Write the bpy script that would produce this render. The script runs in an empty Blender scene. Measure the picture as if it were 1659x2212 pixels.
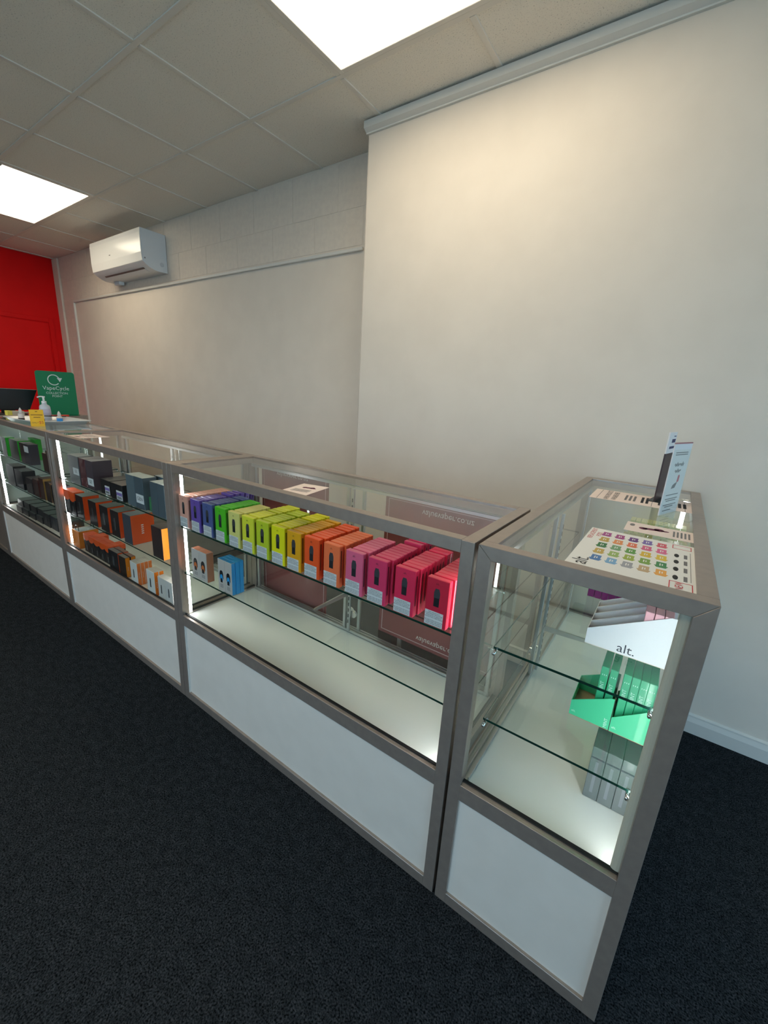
import bpy, bmesh, math, random
from mathutils import Vector, Matrix
random.seed(7)
S = bpy.context.scene
COL = S.collection
PI = math.pi
R = math.radians

# ---------------------------------------------------------------- camera
def make_camera():
    yaw, pit, rol = R(-34.4495), R(-15.5398), R(3.4582)
    fw = Vector((math.sin(yaw)*math.cos(pit), math.cos(yaw)*math.cos(pit), math.sin(pit)))
    rt = Vector((math.cos(yaw), -math.sin(yaw), 0)); up = rt.cross(fw)
    r2 = rt*math.cos(rol)+up*math.sin(rol); u2 = -rt*math.sin(rol)+up*math.cos(rol)
    cd = bpy.data.cameras.new('camera'); cd.sensor_fit = 'HORIZONTAL'; cd.sensor_width = 36.0
    cd.lens = 897.13*36.0/1659.0; cd.clip_start = .02; cd.clip_end = 60
    co = bpy.data.objects.new('camera', cd); COL.objects.link(co)
    co.matrix_world = Matrix(((r2.x, u2.x, -fw.x, .3041), (r2.y, u2.y, -fw.y, -.8068), (r2.z, u2.z, -fw.z, 1.3355), (0, 0, 0, 1)))
    S.camera = co
make_camera()

# ---------------------------------------------------------------- world, daylight, exposure
CEILING_GLOW, LED_GLOW, CHIP_GLOW = 6.2, 18.5, 25.0
W = bpy.data.worlds.new('daylight'); S.world = W; W.use_nodes = True
bg = W.node_tree.nodes['Background']
bg.inputs[0].default_value = (.42, .70, 1.0, 1); bg.inputs[1].default_value = 3.0
S.view_settings.view_transform = 'Standard'; S.view_settings.look = 'None'
S.view_settings.exposure = 0.13; S.view_settings.gamma = 1.0; S.view_settings.use_curve_mapping = False
S.cycles.max_bounces = 7; S.cycles.transparent_max_bounces = 32; S.cycles.glossy_bounces = 4; S.cycles.diffuse_bounces = 3
S.cycles.use_adaptive_sampling = True; S.cycles.adaptive_threshold = .06; S.cycles.adaptive_min_samples = 16
S.cycles.caustics_reflective = True; S.cycles.caustics_refractive = False
S.cycles.sample_clamp_indirect = 6.0
pl = bpy.data.lights.new('window_portal', 'AREA'); pl.shape = 'RECTANGLE'; pl.size = 3.3; pl.size_y = 2.1
pl.cycles.is_portal = True
po = bpy.data.objects.new('window_portal', pl); COL.objects.link(po)
po.location = (3.30, -.75, 1.325); po.rotation_euler = (0, PI/2, 0); pl.size, pl.size_y = 2.15, 3.7   # looks to -x, into the shop
p2 = bpy.data.lights.new('fill_window_portal', 'AREA'); p2.shape = 'RECTANGLE'; p2.size = 3.2; p2.size_y = 2.15; p2.cycles.is_portal = True
p2o = bpy.data.objects.new('fill_window_portal', p2); COL.objects.link(p2o); p2o.location = (-.9, -3.5, 1.325); p2o.rotation_euler = (PI/2, 0, 0)

# ---------------------------------------------------------------- materials
def lin(c):
    return tuple(((x/255)/12.92 if x/255 <= .04045 else ((x/255+.055)/1.055)**2.4) for x in c)
MATS = {}
def mat(name, rgb=(200, 200, 200), rough=.5, metal=0., spec=.5, coat=0., emit=None, estr=0., alpha=None):
    if name in MATS: return MATS[name]
    m = bpy.data.materials.new(name); m.use_nodes = True
    b = m.node_tree.nodes['Principled BSDF']
    b.inputs['Base Color'].default_value = (*lin(rgb), 1); b.inputs['Roughness'].default_value = rough
    b.inputs['Metallic'].default_value = metal; b.inputs['Specular IOR Level'].default_value = spec
    b.inputs['Coat Weight'].default_value = coat; b.inputs['Coat Roughness'].default_value = .06
    if emit: b.inputs['Emission Color'].default_value = (*emit, 1); b.inputs['Emission Strength'].default_value = estr
    MATS[name] = m; return m
def noisy(name, c1, c2, scale, rough=.8, spec=.3, bump=0., bscale=None, detail=4., lo=.35, hi=.65, coords='Object', dist=.01):
    if name in MATS: return MATS[name]
    m = mat(name, c1, rough, spec=spec); nt = m.node_tree; b = nt.nodes['Principled BSDF']
    tc = nt.nodes.new('ShaderNodeTexCoord')
    n = nt.nodes.new('ShaderNodeTexNoise'); n.inputs['Scale'].default_value = scale; n.inputs['Detail'].default_value = detail
    nt.links.new(tc.outputs[coords], n.inputs['Vector'])
    r = nt.nodes.new('ShaderNodeValToRGB'); r.color_ramp.elements[0].position = lo; r.color_ramp.elements[1].position = hi
    r.color_ramp.elements[0].color = (*lin(c1), 1); r.color_ramp.elements[1].color = (*lin(c2), 1)
    nt.links.new(n.outputs['Fac'], r.inputs[0]); nt.links.new(r.outputs[0], b.inputs['Base Color'])
    if bump:
        n2 = nt.nodes.new('ShaderNodeTexNoise'); n2.inputs['Scale'].default_value = bscale or scale; n2.inputs['Detail'].default_value = 3
        nt.links.new(tc.outputs[coords], n2.inputs['Vector'])
        bp = nt.nodes.new('ShaderNodeBump'); bp.inputs['Strength'].default_value = bump; bp.inputs['Distance'].default_value = dist
        nt.links.new(n2.outputs['Fac'], bp.inputs['Height']); nt.links.new(bp.outputs[0], b.inputs['Normal'])
    return m
def glass(name, tint, ior=1.5):
    if name in MATS: return MATS[name]
    m = bpy.data.materials.new(name); m.use_nodes = True; nt = m.node_tree; nt.nodes.clear()
    o = nt.nodes.new('ShaderNodeOutputMaterial'); mx = nt.nodes.new('ShaderNodeMixShader')
    t = nt.nodes.new('ShaderNodeBsdfTransparent'); t.inputs[0].default_value = (*tint, 1)
    g = nt.nodes.new('ShaderNodeBsdfGlossy'); g.inputs['Roughness'].default_value = 0.0; g.inputs[0].default_value = (1, 1, 1, 1)
    f = nt.nodes.new('ShaderNodeFresnel'); f.inputs[0].default_value = ior
    geo = nt.nodes.new('ShaderNodeNewGeometry'); sub = nt.nodes.new('ShaderNodeMath'); sub.operation = 'SUBTRACT'; sub.inputs[0].default_value = 1.0
    mul = nt.nodes.new('ShaderNodeMath'); mul.operation = 'MULTIPLY'
    nt.links.new(geo.outputs['Backfacing'], sub.inputs[1]); nt.links.new(f.outputs[0], mul.inputs[0]); nt.links.new(sub.outputs[0], mul.inputs[1])
    nt.links.new(mul.outputs[0], mx.inputs[0]); nt.links.new(t.outputs[0], mx.inputs[1]); nt.links.new(g.outputs[0], mx.inputs[2])
    nt.links.new(mx.outputs[0], o.inputs[0]); MATS[name] = m; return m
def emission(name, rgb, s):
    if name in MATS: return MATS[name]
    m = bpy.data.materials.new(name); m.use_nodes = True; nt = m.node_tree; nt.nodes.clear()
    o = nt.nodes.new('ShaderNodeOutputMaterial'); e = nt.nodes.new('ShaderNodeEmission')
    e.inputs[0].default_value = (*rgb, 1); e.inputs[1].default_value = s
    nt.links.new(e.outputs[0], o.inputs[0]); MATS[name] = m; return m

M_CARPET = noisy('carpet', (12, 14, 16), (64, 67, 70), 240, 1.0, 0.0, .9, 420, lo=.34, hi=.68, dist=.004)
def carpet_patches():
    nt = M_CARPET.node_tree; b = nt.nodes['Principled BSDF']; ramp = b.inputs['Base Color'].links[0].from_socket
    tc = nt.nodes.new('ShaderNodeTexCoord'); n = nt.nodes.new('ShaderNodeTexNoise'); n.inputs['Scale'].default_value = 38; n.inputs['Detail'].default_value = 5
    nt.links.new(tc.outputs['Object'], n.inputs['Vector'])
    mr = nt.nodes.new('ShaderNodeMapRange'); mr.inputs[1].default_value = .35; mr.inputs[2].default_value = .65; mr.inputs[3].default_value = .8; mr.inputs[4].default_value = 1.2
    nt.links.new(n.outputs['Fac'], mr.inputs[0])
    vm = nt.nodes.new('ShaderNodeVectorMath'); vm.operation = 'SCALE'
    nt.links.new(ramp, vm.inputs[0]); nt.links.new(mr.outputs[0], vm.inputs['Scale']); nt.links.new(vm.outputs[0], b.inputs['Base Color'])
carpet_patches()
M_WALL = noisy('wall_paint', (234, 221, 206), (238, 225, 210), 6, .75, .3, .05, 90, dist=.002)
M_BLOCK = noisy('painted_block', (230, 217, 203), (236, 223, 208), 30, .8, .25, .25, 160, dist=.002)
M_TILE = noisy('ceiling_tile', (190, 184, 174), (243, 236, 224), 190, .95, .1, .5, 190, detail=2, lo=.26, hi=.40, dist=.003)
M_TEE = mat('ceiling_tee', (232, 225, 214), .6)
M_RED = noisy('red_paint', (232, 0, 2), (238, 1, 4), 5, .6, .25, .05, 60, dist=.002)
M_BOUNCE = noisy('bounce_ground', (196, 184, 164), (206, 194, 174), 3, .9, .2)
M_TRIM = mat('white_trim', (226, 222, 214), .45)
M_ALU = noisy('anodised_aluminium', (166, 151, 140), (173, 158, 146), 40, .33, .5); MATS['anodised_aluminium'].node_tree.nodes['Principled BSDF'].inputs['Metallic'].default_value = .55
M_ALU2 = mat('bright_aluminium', (205, 206, 204), .3, .8)
M_CHROME = mat('chrome', (230, 230, 232), .12, 1.)
M_PANEL = noisy('white_laminate', (222, 213, 201), (226, 217, 205), 12, .5, .4)
M_DECK = mat('white_deck', (232, 234, 228), .28, spec=.5)
M_GASKET = mat('black_gasket', (26, 24, 24), .6)
M_GLASS = glass('clear_glass', (.972, .988, .980))
M_SHELF = glass('shelf_glass', (.965, .988, .975))
M_EDGE = mat('glass_edge', (16, 52, 42), .15)
M_LEDBACK = mat('led_channel', (206, 196, 178), .5)
M_DIFF = emission('light_diffuser', (1.0, .885, .675), CEILING_GLOW)
M_LED = emission('led_tape', (.93, .98, 1.0), LED_GLOW)
M_CHIP = emission('led_chip', (.95, .98, 1.0), CHIP_GLOW)
M_CHIP.cycles.emission_sampling = 'NONE'
M_WHITE = mat('white_card', (238, 238, 236), .6)
M_PAPER = mat('paper', (240, 236, 230), .7)
M_INK = mat('black_ink', (28, 26, 28), .7)
M_GREYINK = mat('grey_ink', (120, 116, 116), .7)
M_REDINK = mat('red_ink', (205, 50, 62), .7)
M_BLACK = mat('black_card', (22, 21, 22), .35)
M_BLACKPL = mat('black_plastic', (14, 13, 14), .4)
M_ORANGE = mat('orange_card', (232, 84, 22), .45)
M_YORANGE = mat('amber_card', (240, 140, 20), .45)

# ---------------------------------------------------------------- mesh builder
class MB:
    def __init__(s): s.v = []; s.f = []; s.m = []
    def quad(s, pts, m=0):
        i = len(s.v); s.v += [tuple(p) for p in pts]; s.f.append(tuple(range(i, i+len(pts)))); s.m.append(m); return s
    def box(s, x0, x1, y0, y1, z0, z1, m=0, front=None, right=None, top=None, left=None, back=None, bottom=None):
        i = len(s.v)
        s.v += [(x0, y0, z0), (x1, y0, z0), (x1, y1, z0), (x0, y1, z0), (x0, y0, z1), (x1, y0, z1), (x1, y1, z1), (x0, y1, z1)]
        for f, k in (((0, 3, 2, 1), bottom), ((4, 5, 6, 7), top), ((0, 1, 5, 4), front), ((1, 2, 6, 5), right), ((2, 3, 7, 6), back), ((3, 0, 4, 7), left)):
            s.f.append(tuple(i+j for j in f)); s.m.append(m if k is None else k)
        return s
    def prism(s, pts, plane, a, b, m=0, side=None):
        """polygon pts in a plane ('xz','yz','xy') pushed from a to b along the third axis"""
        def P(p, t): return {'xz': (p[0], t, p[1]), 'yz': (t, p[0], p[1]), 'xy': (p[0], p[1], t)}[plane]
        n = len(pts); i = len(s.v)
        s.v += [P(p, a) for p in pts]+[P(p, b) for p in pts]
        s.f.append(tuple(range(i, i+n))[::-1]); s.m.append(m); s.f.append(tuple(range(i+n, i+2*n))); s.m.append(m)
        for k in range(n):
            s.f.append((i+k, i+(k+1) % n, i+n+(k+1) % n, i+n+k)); s.m.append(m if side is None else side)
        return s
    def lathe(s, prof, c=(0, 0), n=20, m=0):
        i = len(s.v)
        for r, z in prof:
            for k in range(n): s.v.append((c[0]+r*math.cos(2*PI*k/n), c[1]+r*math.sin(2*PI*k/n), z))
        for j in range(len(prof)-1):
            for k in range(n):
                a, b = i+j*n+k, i+j*n+(k+1) % n; s.f.append((a, b, b+n, a+n)); s.m.append(m)
        s.f.append(tuple(i+k for k in range(n))[::-1]); s.m.append(m)
        s.f.append(tuple(i+(len(prof)-1)*n+k for k in range(n))); s.m.append(m)
        return s
    def tube(s, pts, r, n=8, m=0):
        pts = [Vector(p) for p in pts]; i = len(s.v)
        for j, p in enumerate(pts):
            d = (pts[min(j+1, len(pts)-1)]-pts[max(j-1, 0)]).normalized()
            a = d.orthogonal().normalized(); b = d.cross(a)
            if j and a.dot(la) < .7:
                a = (la-d*la.dot(d)).normalized(); b = d.cross(a)
            la = a
            for k in range(n): s.v.append(tuple(p+r*(a*math.cos(2*PI*k/n)+b*math.sin(2*PI*k/n))))
        for j in range(len(pts)-1):
            for k in range(n):
                a, b = i+j*n+k, i+j*n+(k+1) % n; s.f.append((a, b, b+n, a+n)); s.m.append(m)
        s.f.append(tuple(i+k for k in range(n))[::-1]); s.m.append(m)
        s.f.append(tuple(i+(len(pts)-1)*n+k for k in range(n))); s.m.append(m)
        return s
    def mesh(s, name, mats, bevel=0., smooth=False, seg=1):
        me = bpy.data.meshes.new(name); me.from_pydata(s.v, [], s.f)
        for x in (mats if isinstance(mats, (list, tuple)) else [mats]): me.materials.append(x)
        for p, k in zip(me.polygons, s.m): p.material_index = k
        b = bmesh.new(); b.from_mesh(me)
        if any(len(f.verts) > 2 for f in b.faces): bmesh.ops.recalc_face_normals(b, faces=[f for f in b.faces if any(len(e.link_faces) > 1 for e in f.edges)])
        if bevel: bmesh.ops.bevel(b, geom=list(b.edges), offset=bevel, segments=seg, affect='EDGES', profile=.5, clamp_overlap=True)
        b.to_mesh(me); b.free()
        if smooth:
            for p in me.polygons: p.use_smooth = True
        return me
    def build(s, name, mats, parent=None, bevel=0., smooth=False, seg=1):
        return link(name, s.mesh(name, mats, bevel, smooth, seg), parent)
def link(name, me, parent=None, loc=(0, 0, 0), rot=(0, 0, 0)):
    o = bpy.data.objects.new(name, me); COL.objects.link(o)
    o.location = loc; o.rotation_euler = rot
    if parent: o.parent = parent
    return o
def tag(o, label=None, cat=None, group=None, kind=None):
    if label: o['label'] = label
    if cat: o['category'] = cat
    if group: o['group'] = group
    if kind: o['kind'] = kind
    return o
def thing(name, label, cat, loc=(0, 0, 0), rz=0., group=None):
    o = bpy.data.objects.new(name, None); COL.objects.link(o); o.empty_display_size = .05
    o.location = loc; o.rotation_euler = (0, 0, rz)
    return tag(o, label, cat, group)
TXT = {}
def text_mesh(t, size, m, align='CENTER', space=1.0, lines=1.0):
    k = (t, size, m.name, align, space)
    if k in TXT: return TXT[k]
    c = bpy.data.curves.new('lettering', 'FONT'); c.body = t; c.size = size; c.align_x = align; c.align_y = 'CENTER'; c.resolution_u = 2
    c.space_character = space; c.space_line = lines
    o = bpy.data.objects.new('lettering', c); COL.objects.link(o)
    dg = bpy.context.evaluated_depsgraph_get()
    me = bpy.data.meshes.new_from_object(o.evaluated_get(dg)); me.name = 'lettering'
    bpy.data.objects.remove(o); bpy.data.curves.remove(c)
    me.materials.clear(); me.materials.append(m); TXT[k] = me; return me
FRONT, RIGHTF, FLAT, FLATY = (PI/2, 0, 0), (PI/2, 0, PI/2), (0, 0, 0), (0, 0, PI/2)

# texts are made first, while the scene is small
M_LBLINK = mat('label_ink', (58, 54, 58), .7)
WARN = 'THIS PRODUCT\nCONTAINS NICOTINE\nWHICH IS A HIGHLY\nADDICTIVE SUBSTANCE\n\nHE NIKOTINI KEI ROTO\nI TENEI MEA HE MATU\nTINO WHAKAWARA'
T_WARN = text_mesh(WARN, .0046, M_LBLINK, lines=.95)
M_MAROONPRINT = mat('sign_print', (240, 222, 214), .6)
T_URL = text_mesh('valuevaper.co.nz', .034, M_MAROONPRINT)
M_GREENPRINT = mat('sign_white', (226, 236, 230), .6)

# ---------------------------------------------------------------- room shell
H, ZC, YW, YR, XR, XL, XE, YF = 1.045, 2.6945, 1.239, 1.4525, -1.335, -6.34, 3.2, -3.4
tag(MB().box(XL-.1, XE+.1, YF-.1, YR+.1, -.1, 0).build('floor', M_CARPET), kind='structure')['label'] = 'dark charcoal loop pile carpet'
wb = MB().box(XL, XR, YR, YR+.12, 0, ZC+.1).build('wall_back', M_WALL); tag(wb, 'recessed cream wall behind the far counters', kind='structure')
pb = MB().box(-5.83, XR-.005, YR-.012, YR, .1, 2.19).build('wall_board', M_WALL, wb)
# painted concrete blocks above the rail, running bond
blk = {}
def block(x0, x1, z0, z1):
    k = (round(x1-x0, 3), round(z1-z0, 3))
    if k not in blk: blk[k] = MB().box(0, k[0]-.004, -.0022, 0, 0, k[1]-.004).mesh('block', M_BLOCK, bevel=.0012)
    link('block', blk[k], wb, (x0+.002, YR, z0+.002))
zc0 = [2.005, 2.22, 2.435, 2.65]
for j, (za, zb) in enumerate(zip([2.222, 2.43], [2.43, 2.69])):
    x = -3.37-.41*7+(0 if j else .205)
    while x < XR-.01:
        a, b = max(x, XL+.16), min(x+.41, XR-.002)
        if b-a > .02: block(a, b, za, zb)
        x += .41
for j in range(11):
    z0 = .02+.2*j
    block(-6.18, -5.99 if j % 2 else -5.87, z0, z0+.2)
    if j % 2: block(-5.99, -5.87, z0, z0+.2)
tag(MB().box(XR, XE, YW, YR+.12, 0, ZC+.1).build('wall_bulkhead', M_WALL), 'cream wall section standing forward behind the right counters', kind='structure')
wl = MB().box(XL-.12, XL, .30, YR+.12, 0, ZC+.1).build('wall_left', M_RED); tag(wl, 'bright red painted end wall', kind='structure')
wl2 = MB().box(XL-.12, XL, YF, .30, 0, ZC+.1).build('wall_left_reflection_cut', mat('reflection_cut_dark', (62, 60, 60), .7)); tag(wl2, 'unseen dark stretch of the end wall, added to cut red reflections', kind='structure')  # unseen dark stretch added so the counter glass reflects less red
dr = MB().box(XL, XL+.008, .42, 1.302, 0.01, 1.962).build('door_1', M_RED, bevel=.003); tag(dr, 'flush red door in the red wall', kind='structure')
MB().box(XL, XL+.014, 1.312, 1.36, 0, 2.02).box(XL, XL+.014, .36, 1.312, 1.972, 2.02).build('door_frame', M_RED, dr, bevel=.002)
wf = MB().box(XL, XE, YF-.12, YF, 0, .25).box(XL, XE, YF-.12, YF, 2.4, ZC+.1).box(XL, -2.5, YF-.12, YF, .25, 2.4).box(.7, XE, YF-.12, YF, .25, 2.4).build('wall_front', M_WALL)
tag(wf, 'cream front wall of the shop with the added fill window', kind='structure')
w2 = MB().box(-2.5, -2.45, YF-.08, YF-.03, .25, 2.4).box(.65, .7, YF-.08, YF-.03, .25, 2.4).box(-.87, -.82, YF-.08, YF-.03, .25, 2.4).box(-2.45, .65, YF-.08, YF-.03, .25, .3).box(-2.45, .65, YF-.08, YF-.03, 2.35, 2.4).build('fill_window', M_ALU)  # unseen window added for fill daylight from behind the camera
tag(w2, 'unseen aluminium window added for fill daylight on the counters', kind='structure')
for a, b in ((-2.45, -.87), (-.82, .65)): MB().box(a, b, YF-.056, YF-.05, .3, 2.35).build('pane', M_GLASS, w2)
tag(MB().box(XL-3, XE+8, YF-9, YF-.14, -.12, -.06).box(XE+.14, XE+8, YF-.14, YR+3, -.12, -.06).build('bounce_ground', M_BOUNCE), 'unseen pale ground outside, added to bounce light to the ceiling', kind='structure')  # unseen ground added to bounce warm light up to the ceiling
wr = MB().box(XE, XE+.12, YF, YR, 0, .25).box(XE, XE+.12, YF, YR, 2.4, ZC+.1).box(XE, XE+.12, YF, -2.6, .25, 2.4).box(XE, XE+.12, 1.1, YR, .25, 2.4).build('wall_right', M_WALL)
tag(wr, 'shopfront end wall with a wide window', kind='structure')
w1 = MB().box(XE+.03, XE+.08, -2.6, -2.55, .25, 2.4).box(XE+.03, XE+.08, 1.05, 1.1, .25, 2.4).box(XE+.03, XE+.08, -.93, -.88, .25, 2.4).box(XE+.03, XE+.08, -2.55, 1.05, .25, .3).box(XE+.03, XE+.08, -2.55, 1.05, 2.35, 2.4).build('window_1', M_ALU)
tag(w1, 'aluminium shopfront window', kind='structure')
for a, b in ((-2.55, -.93), (-.88, 1.05)): MB().box(XE+.05, XE+.056, a, b, .3, 2.35).build('pane', M_GLASS, w1)
# baseboards, cornice, rails
tag(MB().prism([(YW, 0), (YW-.016, 0), (YW-.016, .055), (YW-.010, .075), (YW-.010, .082), (YW, .088)], 'yz', XR, XE).build('baseboard_right', M_TRIM), 'white skirting along the forward wall', kind='structure')
tag(MB().box(XL, XR, YR-.026, YR-.012, 0, .09).build('baseboard_back', M_TRIM), 'white skirting along the recessed wall', kind='structure')
tag(MB().prism([(YW, ZC-.004), (YW-.034, ZC-.004), (YW-.034, ZC-.035), (YW-.012, ZC-.046), (YW-.012, ZC-.052), (YW, ZC-.052)], 'yz', XR-.012, XE).build('trim_1', M_TRIM), 'cornice between forward wall and ceiling', kind='structure')
tag(MB().box(-5.84, XR-.17, YR-.03, YR-.012, 2.185, 2.205).build('trim_2', M_TRIM, bevel=.003), 'rail along the top of the wall board', kind='structure')
tag(MB().box(-5.86, -5.825, YR-.03, YR-.0, .09, 2.185).build('trim_3', M_TRIM, bevel=.004), 'white upright strip at the end of the wall board', kind='structure')
tag(MB().box(XL, -6.185, YR-.022, YR, 0, ZC).build('trim_4', M_WALL, bevel=.004), 'boxed corner beside the red wall', kind='structure')
tag(MB().box(XR-.004, XR-.002, YW+.0, YR, .0, ZC-.01).build('trim_5', M_WALL), 'end face of the forward wall', kind='structure')

# ---------------------------------------------------------------- ceiling: tiles, tees, light panels
ce = MB().box(XL, XE, YF, YR, ZC+.03, ZC+.1).build('ceiling', M_TILE); tag(ce, 'suspended ceiling of pitted grey tiles', kind='structure')
GX, GY, DX, DY = -1.255, .915, .628, .578
xs = [GX+DX*k for k in range(-8, 8)]; ys = [GY-DY*k for k in range(-1, 8)]
lights = [(-1.255, .915), (-5.023, .915), (-3.139, -1.397), (-5.023, -1.397), (-1.255, -1.397)]
def lit(x, y):
    return any(a-.05 < x < a+1.2 and b-.6 < y < b-.3 for a, b in lights)
tiles = {}
def tile(x0, x1, y0, y1):
    k = (round(x1-x0, 3), round(y1-y0, 3))
    if k not in tiles: tiles[k] = MB().box(0, k[0], 0, k[1], 0, .015).mesh('ceiling_tile', M_TILE, bevel=.002)
    link('ceiling_tile', tiles[k], ce, (x0, y0, ZC+.003))
xa = [XL]+xs+[XE]
ya = [YF]+sorted(ys)
for i in range(len(xa)-1):
    for j in range(len(ya)-1):
        x0, x1, y0, y1 = xa[i], xa[i+1], ya[j], ya[j+1]
        x0, x1 = max(x0, XL)+.008, min(x1, XE)-.008; y0 = max(y0, YF)+.008; y1 = min(y1-.008, YR)
        if x1-x0 < .03 or y1-y0 < .03 or lit((x0+x1)/2, y0): continue
        if x0 > XR and y1 > YW: y1 = YW
        if y1-y0 < .03: continue
        tile(x0, x1, y0, y1)
for x in xs:
    for j in range(len(ya)-1):
        y0, y1 = ya[j]+.0125, min(ya[j+1]-.0125, YR if x < XR else YW)
        if y1-y0 < .03 or any(a+.1 < x < a+1.1 and b-.6 < (y0+y1)/2 < b for a, b in lights): continue
        MB().box(x-.012, x+.012, y0, y1, ZC-.002, ZC+.012).build('ceiling_tee', M_TEE, ce, bevel=.001)
for y in ys:
    if y < YR: MB().box(XL, XE, y-.012, y+.012, ZC-.0015, ZC+.012).build('ceiling_tee', M_TEE, ce, bevel=.001)
LL = ['large square-edged ceiling light panel directly above the right display counter', 'bright ceiling light panel near the red wall and air conditioner',
      'ceiling light panel over the middle of the shop floor', 'ceiling light panel in the far front corner', 'ceiling light panel behind the camera position']
for (x, y), lb in zip(lights, LL):
    t = thing('ceiling_light', lb, 'ceiling light', (x, y-DY, ZC), group='recessed light panels')
    f = MB()
    for a in ((.012, .034, .012, DY-.012), (1.222, 1.244, .012, DY-.012), (.034, 1.222, .012, .034), (.034, 1.222, DY-.034, DY-.012)): f.box(*a, -.003, .03)
    f.build('frame', M_TEE, t, bevel=.0015)
    MB().box(.034, 1.222, .034, DY-.034, .0005, .004).build('diffuser', M_DIFF, t)

# ---------------------------------------------------------------- display counters
T, ZG, ZP, ZB = .031, .4117, .3646, .0345
Z1, Z2, ZD = .800, .603, .402
def counter(label, loc, rz, L, d, solid_end=False):
    t = thing('display_counter', label, 'display counter', loc, rz, 'glass display counters')
    g = .0004
    for k, x0 in enumerate((0, L-T)):
        x1 = x0+T
        for y0, y1, flip in ((0, T, 0), (d-T, d, 1)):
            pts = [(y0, 0), (y1, 0), (y1, H-T-g if not flip else H-g), (y0, H-g if not flip else H-T-g)]
            MB().prism(pts, 'yz', x0, x1).build('post', M_ALU, t, bevel=.0008)
        MB().prism([(g, H), (d-g, H), (d-T-g, H-T), (T+g, H-T)], 'yz', x0, x1).build('top_rail', M_ALU, t, bevel=.0008)
        MB().box(x0 if k == 0 else x1-.0195, x0+.0195 if k == 0 else x1, T, d-T, ZP, ZG).build('middle_rail', M_ALU, t, bevel=.0008)
        MB().box(x0, x1, T, d-T, 0, ZB).build('bottom_rail', M_ALU, t, bevel=.0008)
        xi = x0+.008 if k == 0 else x1-.014
        MB().box(xi, xi+.006, T-.005, d-T+.005, ZB, ZP).build('base_panel', M_ALU if solid_end else M_PANEL, t)
        if solid_end: MB().box(xi, xi+.006, T-.005, d-T+.005, ZG, H-T).build('end_panel', M_ALU, t)
        else: MB().box(xi, xi+.005, T-.006, d-T+.006, ZG-.004, H-T+.006).build('end_glass', M_GLASS, t)
        bx = x0+.013 if k == 0 else x1-.022
        MB().box(bx, bx+.009, T, d-T, ZG-.002, ZG+.004).build('glazing_bead', M_GASKET, t)
    for y0, y1 in ((0, T), (d-T, d)):
        MB().box(T, L-T, y0, y1, H-T, H).build('top_rail', M_ALU, t, bevel=.0008)
        MB().box(T, L-T, y0, .0195 if y0 == 0 else y1, ZP, ZG if y0 == 0 else ZD-.001).build('middle_rail', M_ALU, t, bevel=.0008)
        MB().box(T, L-T, y0, y1, 0, ZB).build('bottom_rail', M_ALU, t, bevel=.0008)
        yi = .009 if y0 == 0 else d-.015
        MB().box(T-.005, L-T+.005, yi, yi+.006, ZB, ZP).build('base_panel', M_PANEL, t)
    MB().box(T, L-T, .010, .013, ZB, ZB+.004).box(T, T+.004, .003, .010, ZB, ZP).build('panel_lip', M_TRIM, t)
    MB().box(T-.006, L-T+.006, .006, .011, ZG-.004, H-T+.006).build('front_panel' if solid_end else 'front_glass', M_DECK if solid_end else M_GLASS, t)
    MB().box(T, L-T, .011, .019, ZG-.002, ZG+.004).build('glazing_bead', M_GASKET, t)
    MB().box(T-.012, L-T+.012, T-.012, d-T+.012, H-.010, H-.0043).build('top_glass', M_GLASS, t)
    MB().box(.016, L-.016, .0135, d-.012, ZD-.016, ZD-.0003).build('deck', M_DECK, t)
    # sliding doors in two tracks at the back
    for z0, z1 in ((ZD, ZD+.014), (H-T-.014, H-T)):
        tr = MB()
        for y in (d-.040, d-.026, d-.012): tr.box(T, L-T, y, y+.003, z0+.001, z1-.001)
        tr.box(T, L-T, d-.040, d-.009, z0 if z0 < .5 else z1-.003, z0+.003 if z0 < .5 else z1)
        tr.build('door_track', M_ALU2, t)
    for x0, x1, y in ((T+.004, L*.53, d-.022), (L*.47, L-T-.004, d-.035)):
        dd = MB().box(x0, x1, y, y+.005, ZD+.006, H-T-.005).build('sliding_door', M_GLASS, t)
        for a in (x0, x1-.012): MB().box(a, a+.012, y-.003, y+.008, ZD+.006, H-T-.005).build('door_stile', M_ALU2, dd, bevel=.001)
        cx = x1-.05 if x0 < .2 else x0+.05
        MB().prism([(cx+.016*math.cos(a*PI/10), .488+.016*math.sin(a*PI/10)) for a in range(20)], 'xz', y-.002, y+.007).build('finger_pull', M_CHROME, dd, bevel=.001)
    # slotted uprights
    for x in (L/2,):
        u = MB().box(x-.006, x+.006, d-.050, d-.041, ZD+.012, H-T-.012).build('shelf_upright', M_ALU2, t, bevel=.001)
        sl = MB()
        z = ZD+.05
        while z < H-.08: sl.box(x-.002, x+.002, d-.0508, d-.0499, z, z+.014); z += .025
        sl.build('slots', M_GASKET, u)
    for z in (Z1, Z2):
        MB().box(T+.006, L-T-.006, .018, d-.052, z-.0063, z-.0003, 1, top=0, bottom=0).build('glass_shelf', [M_SHELF, M_EDGE], t)
        for x in (L/2,):
            MB().prism([(d-.05, z-.028), (d-.05, z-.008), (d-.24, z-.008), (d-.246, z-.012), (d-.246, z-.016), (d-.235, z-.019)], 'yz', x-.003, x+.003).build('shelf_bracket', M_ALU2, t, bevel=.0006)
        for x in (T-.004, L-T+.004):
            s = 1 if x < L/2 else -1
            for y in (.05, d-.058): MB().tube([(x-s*.006, y, z-.010), (x+s*.022, y, z-.010)], .0038).build('shelf_peg', M_CHROME, t, smooth=True)
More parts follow.
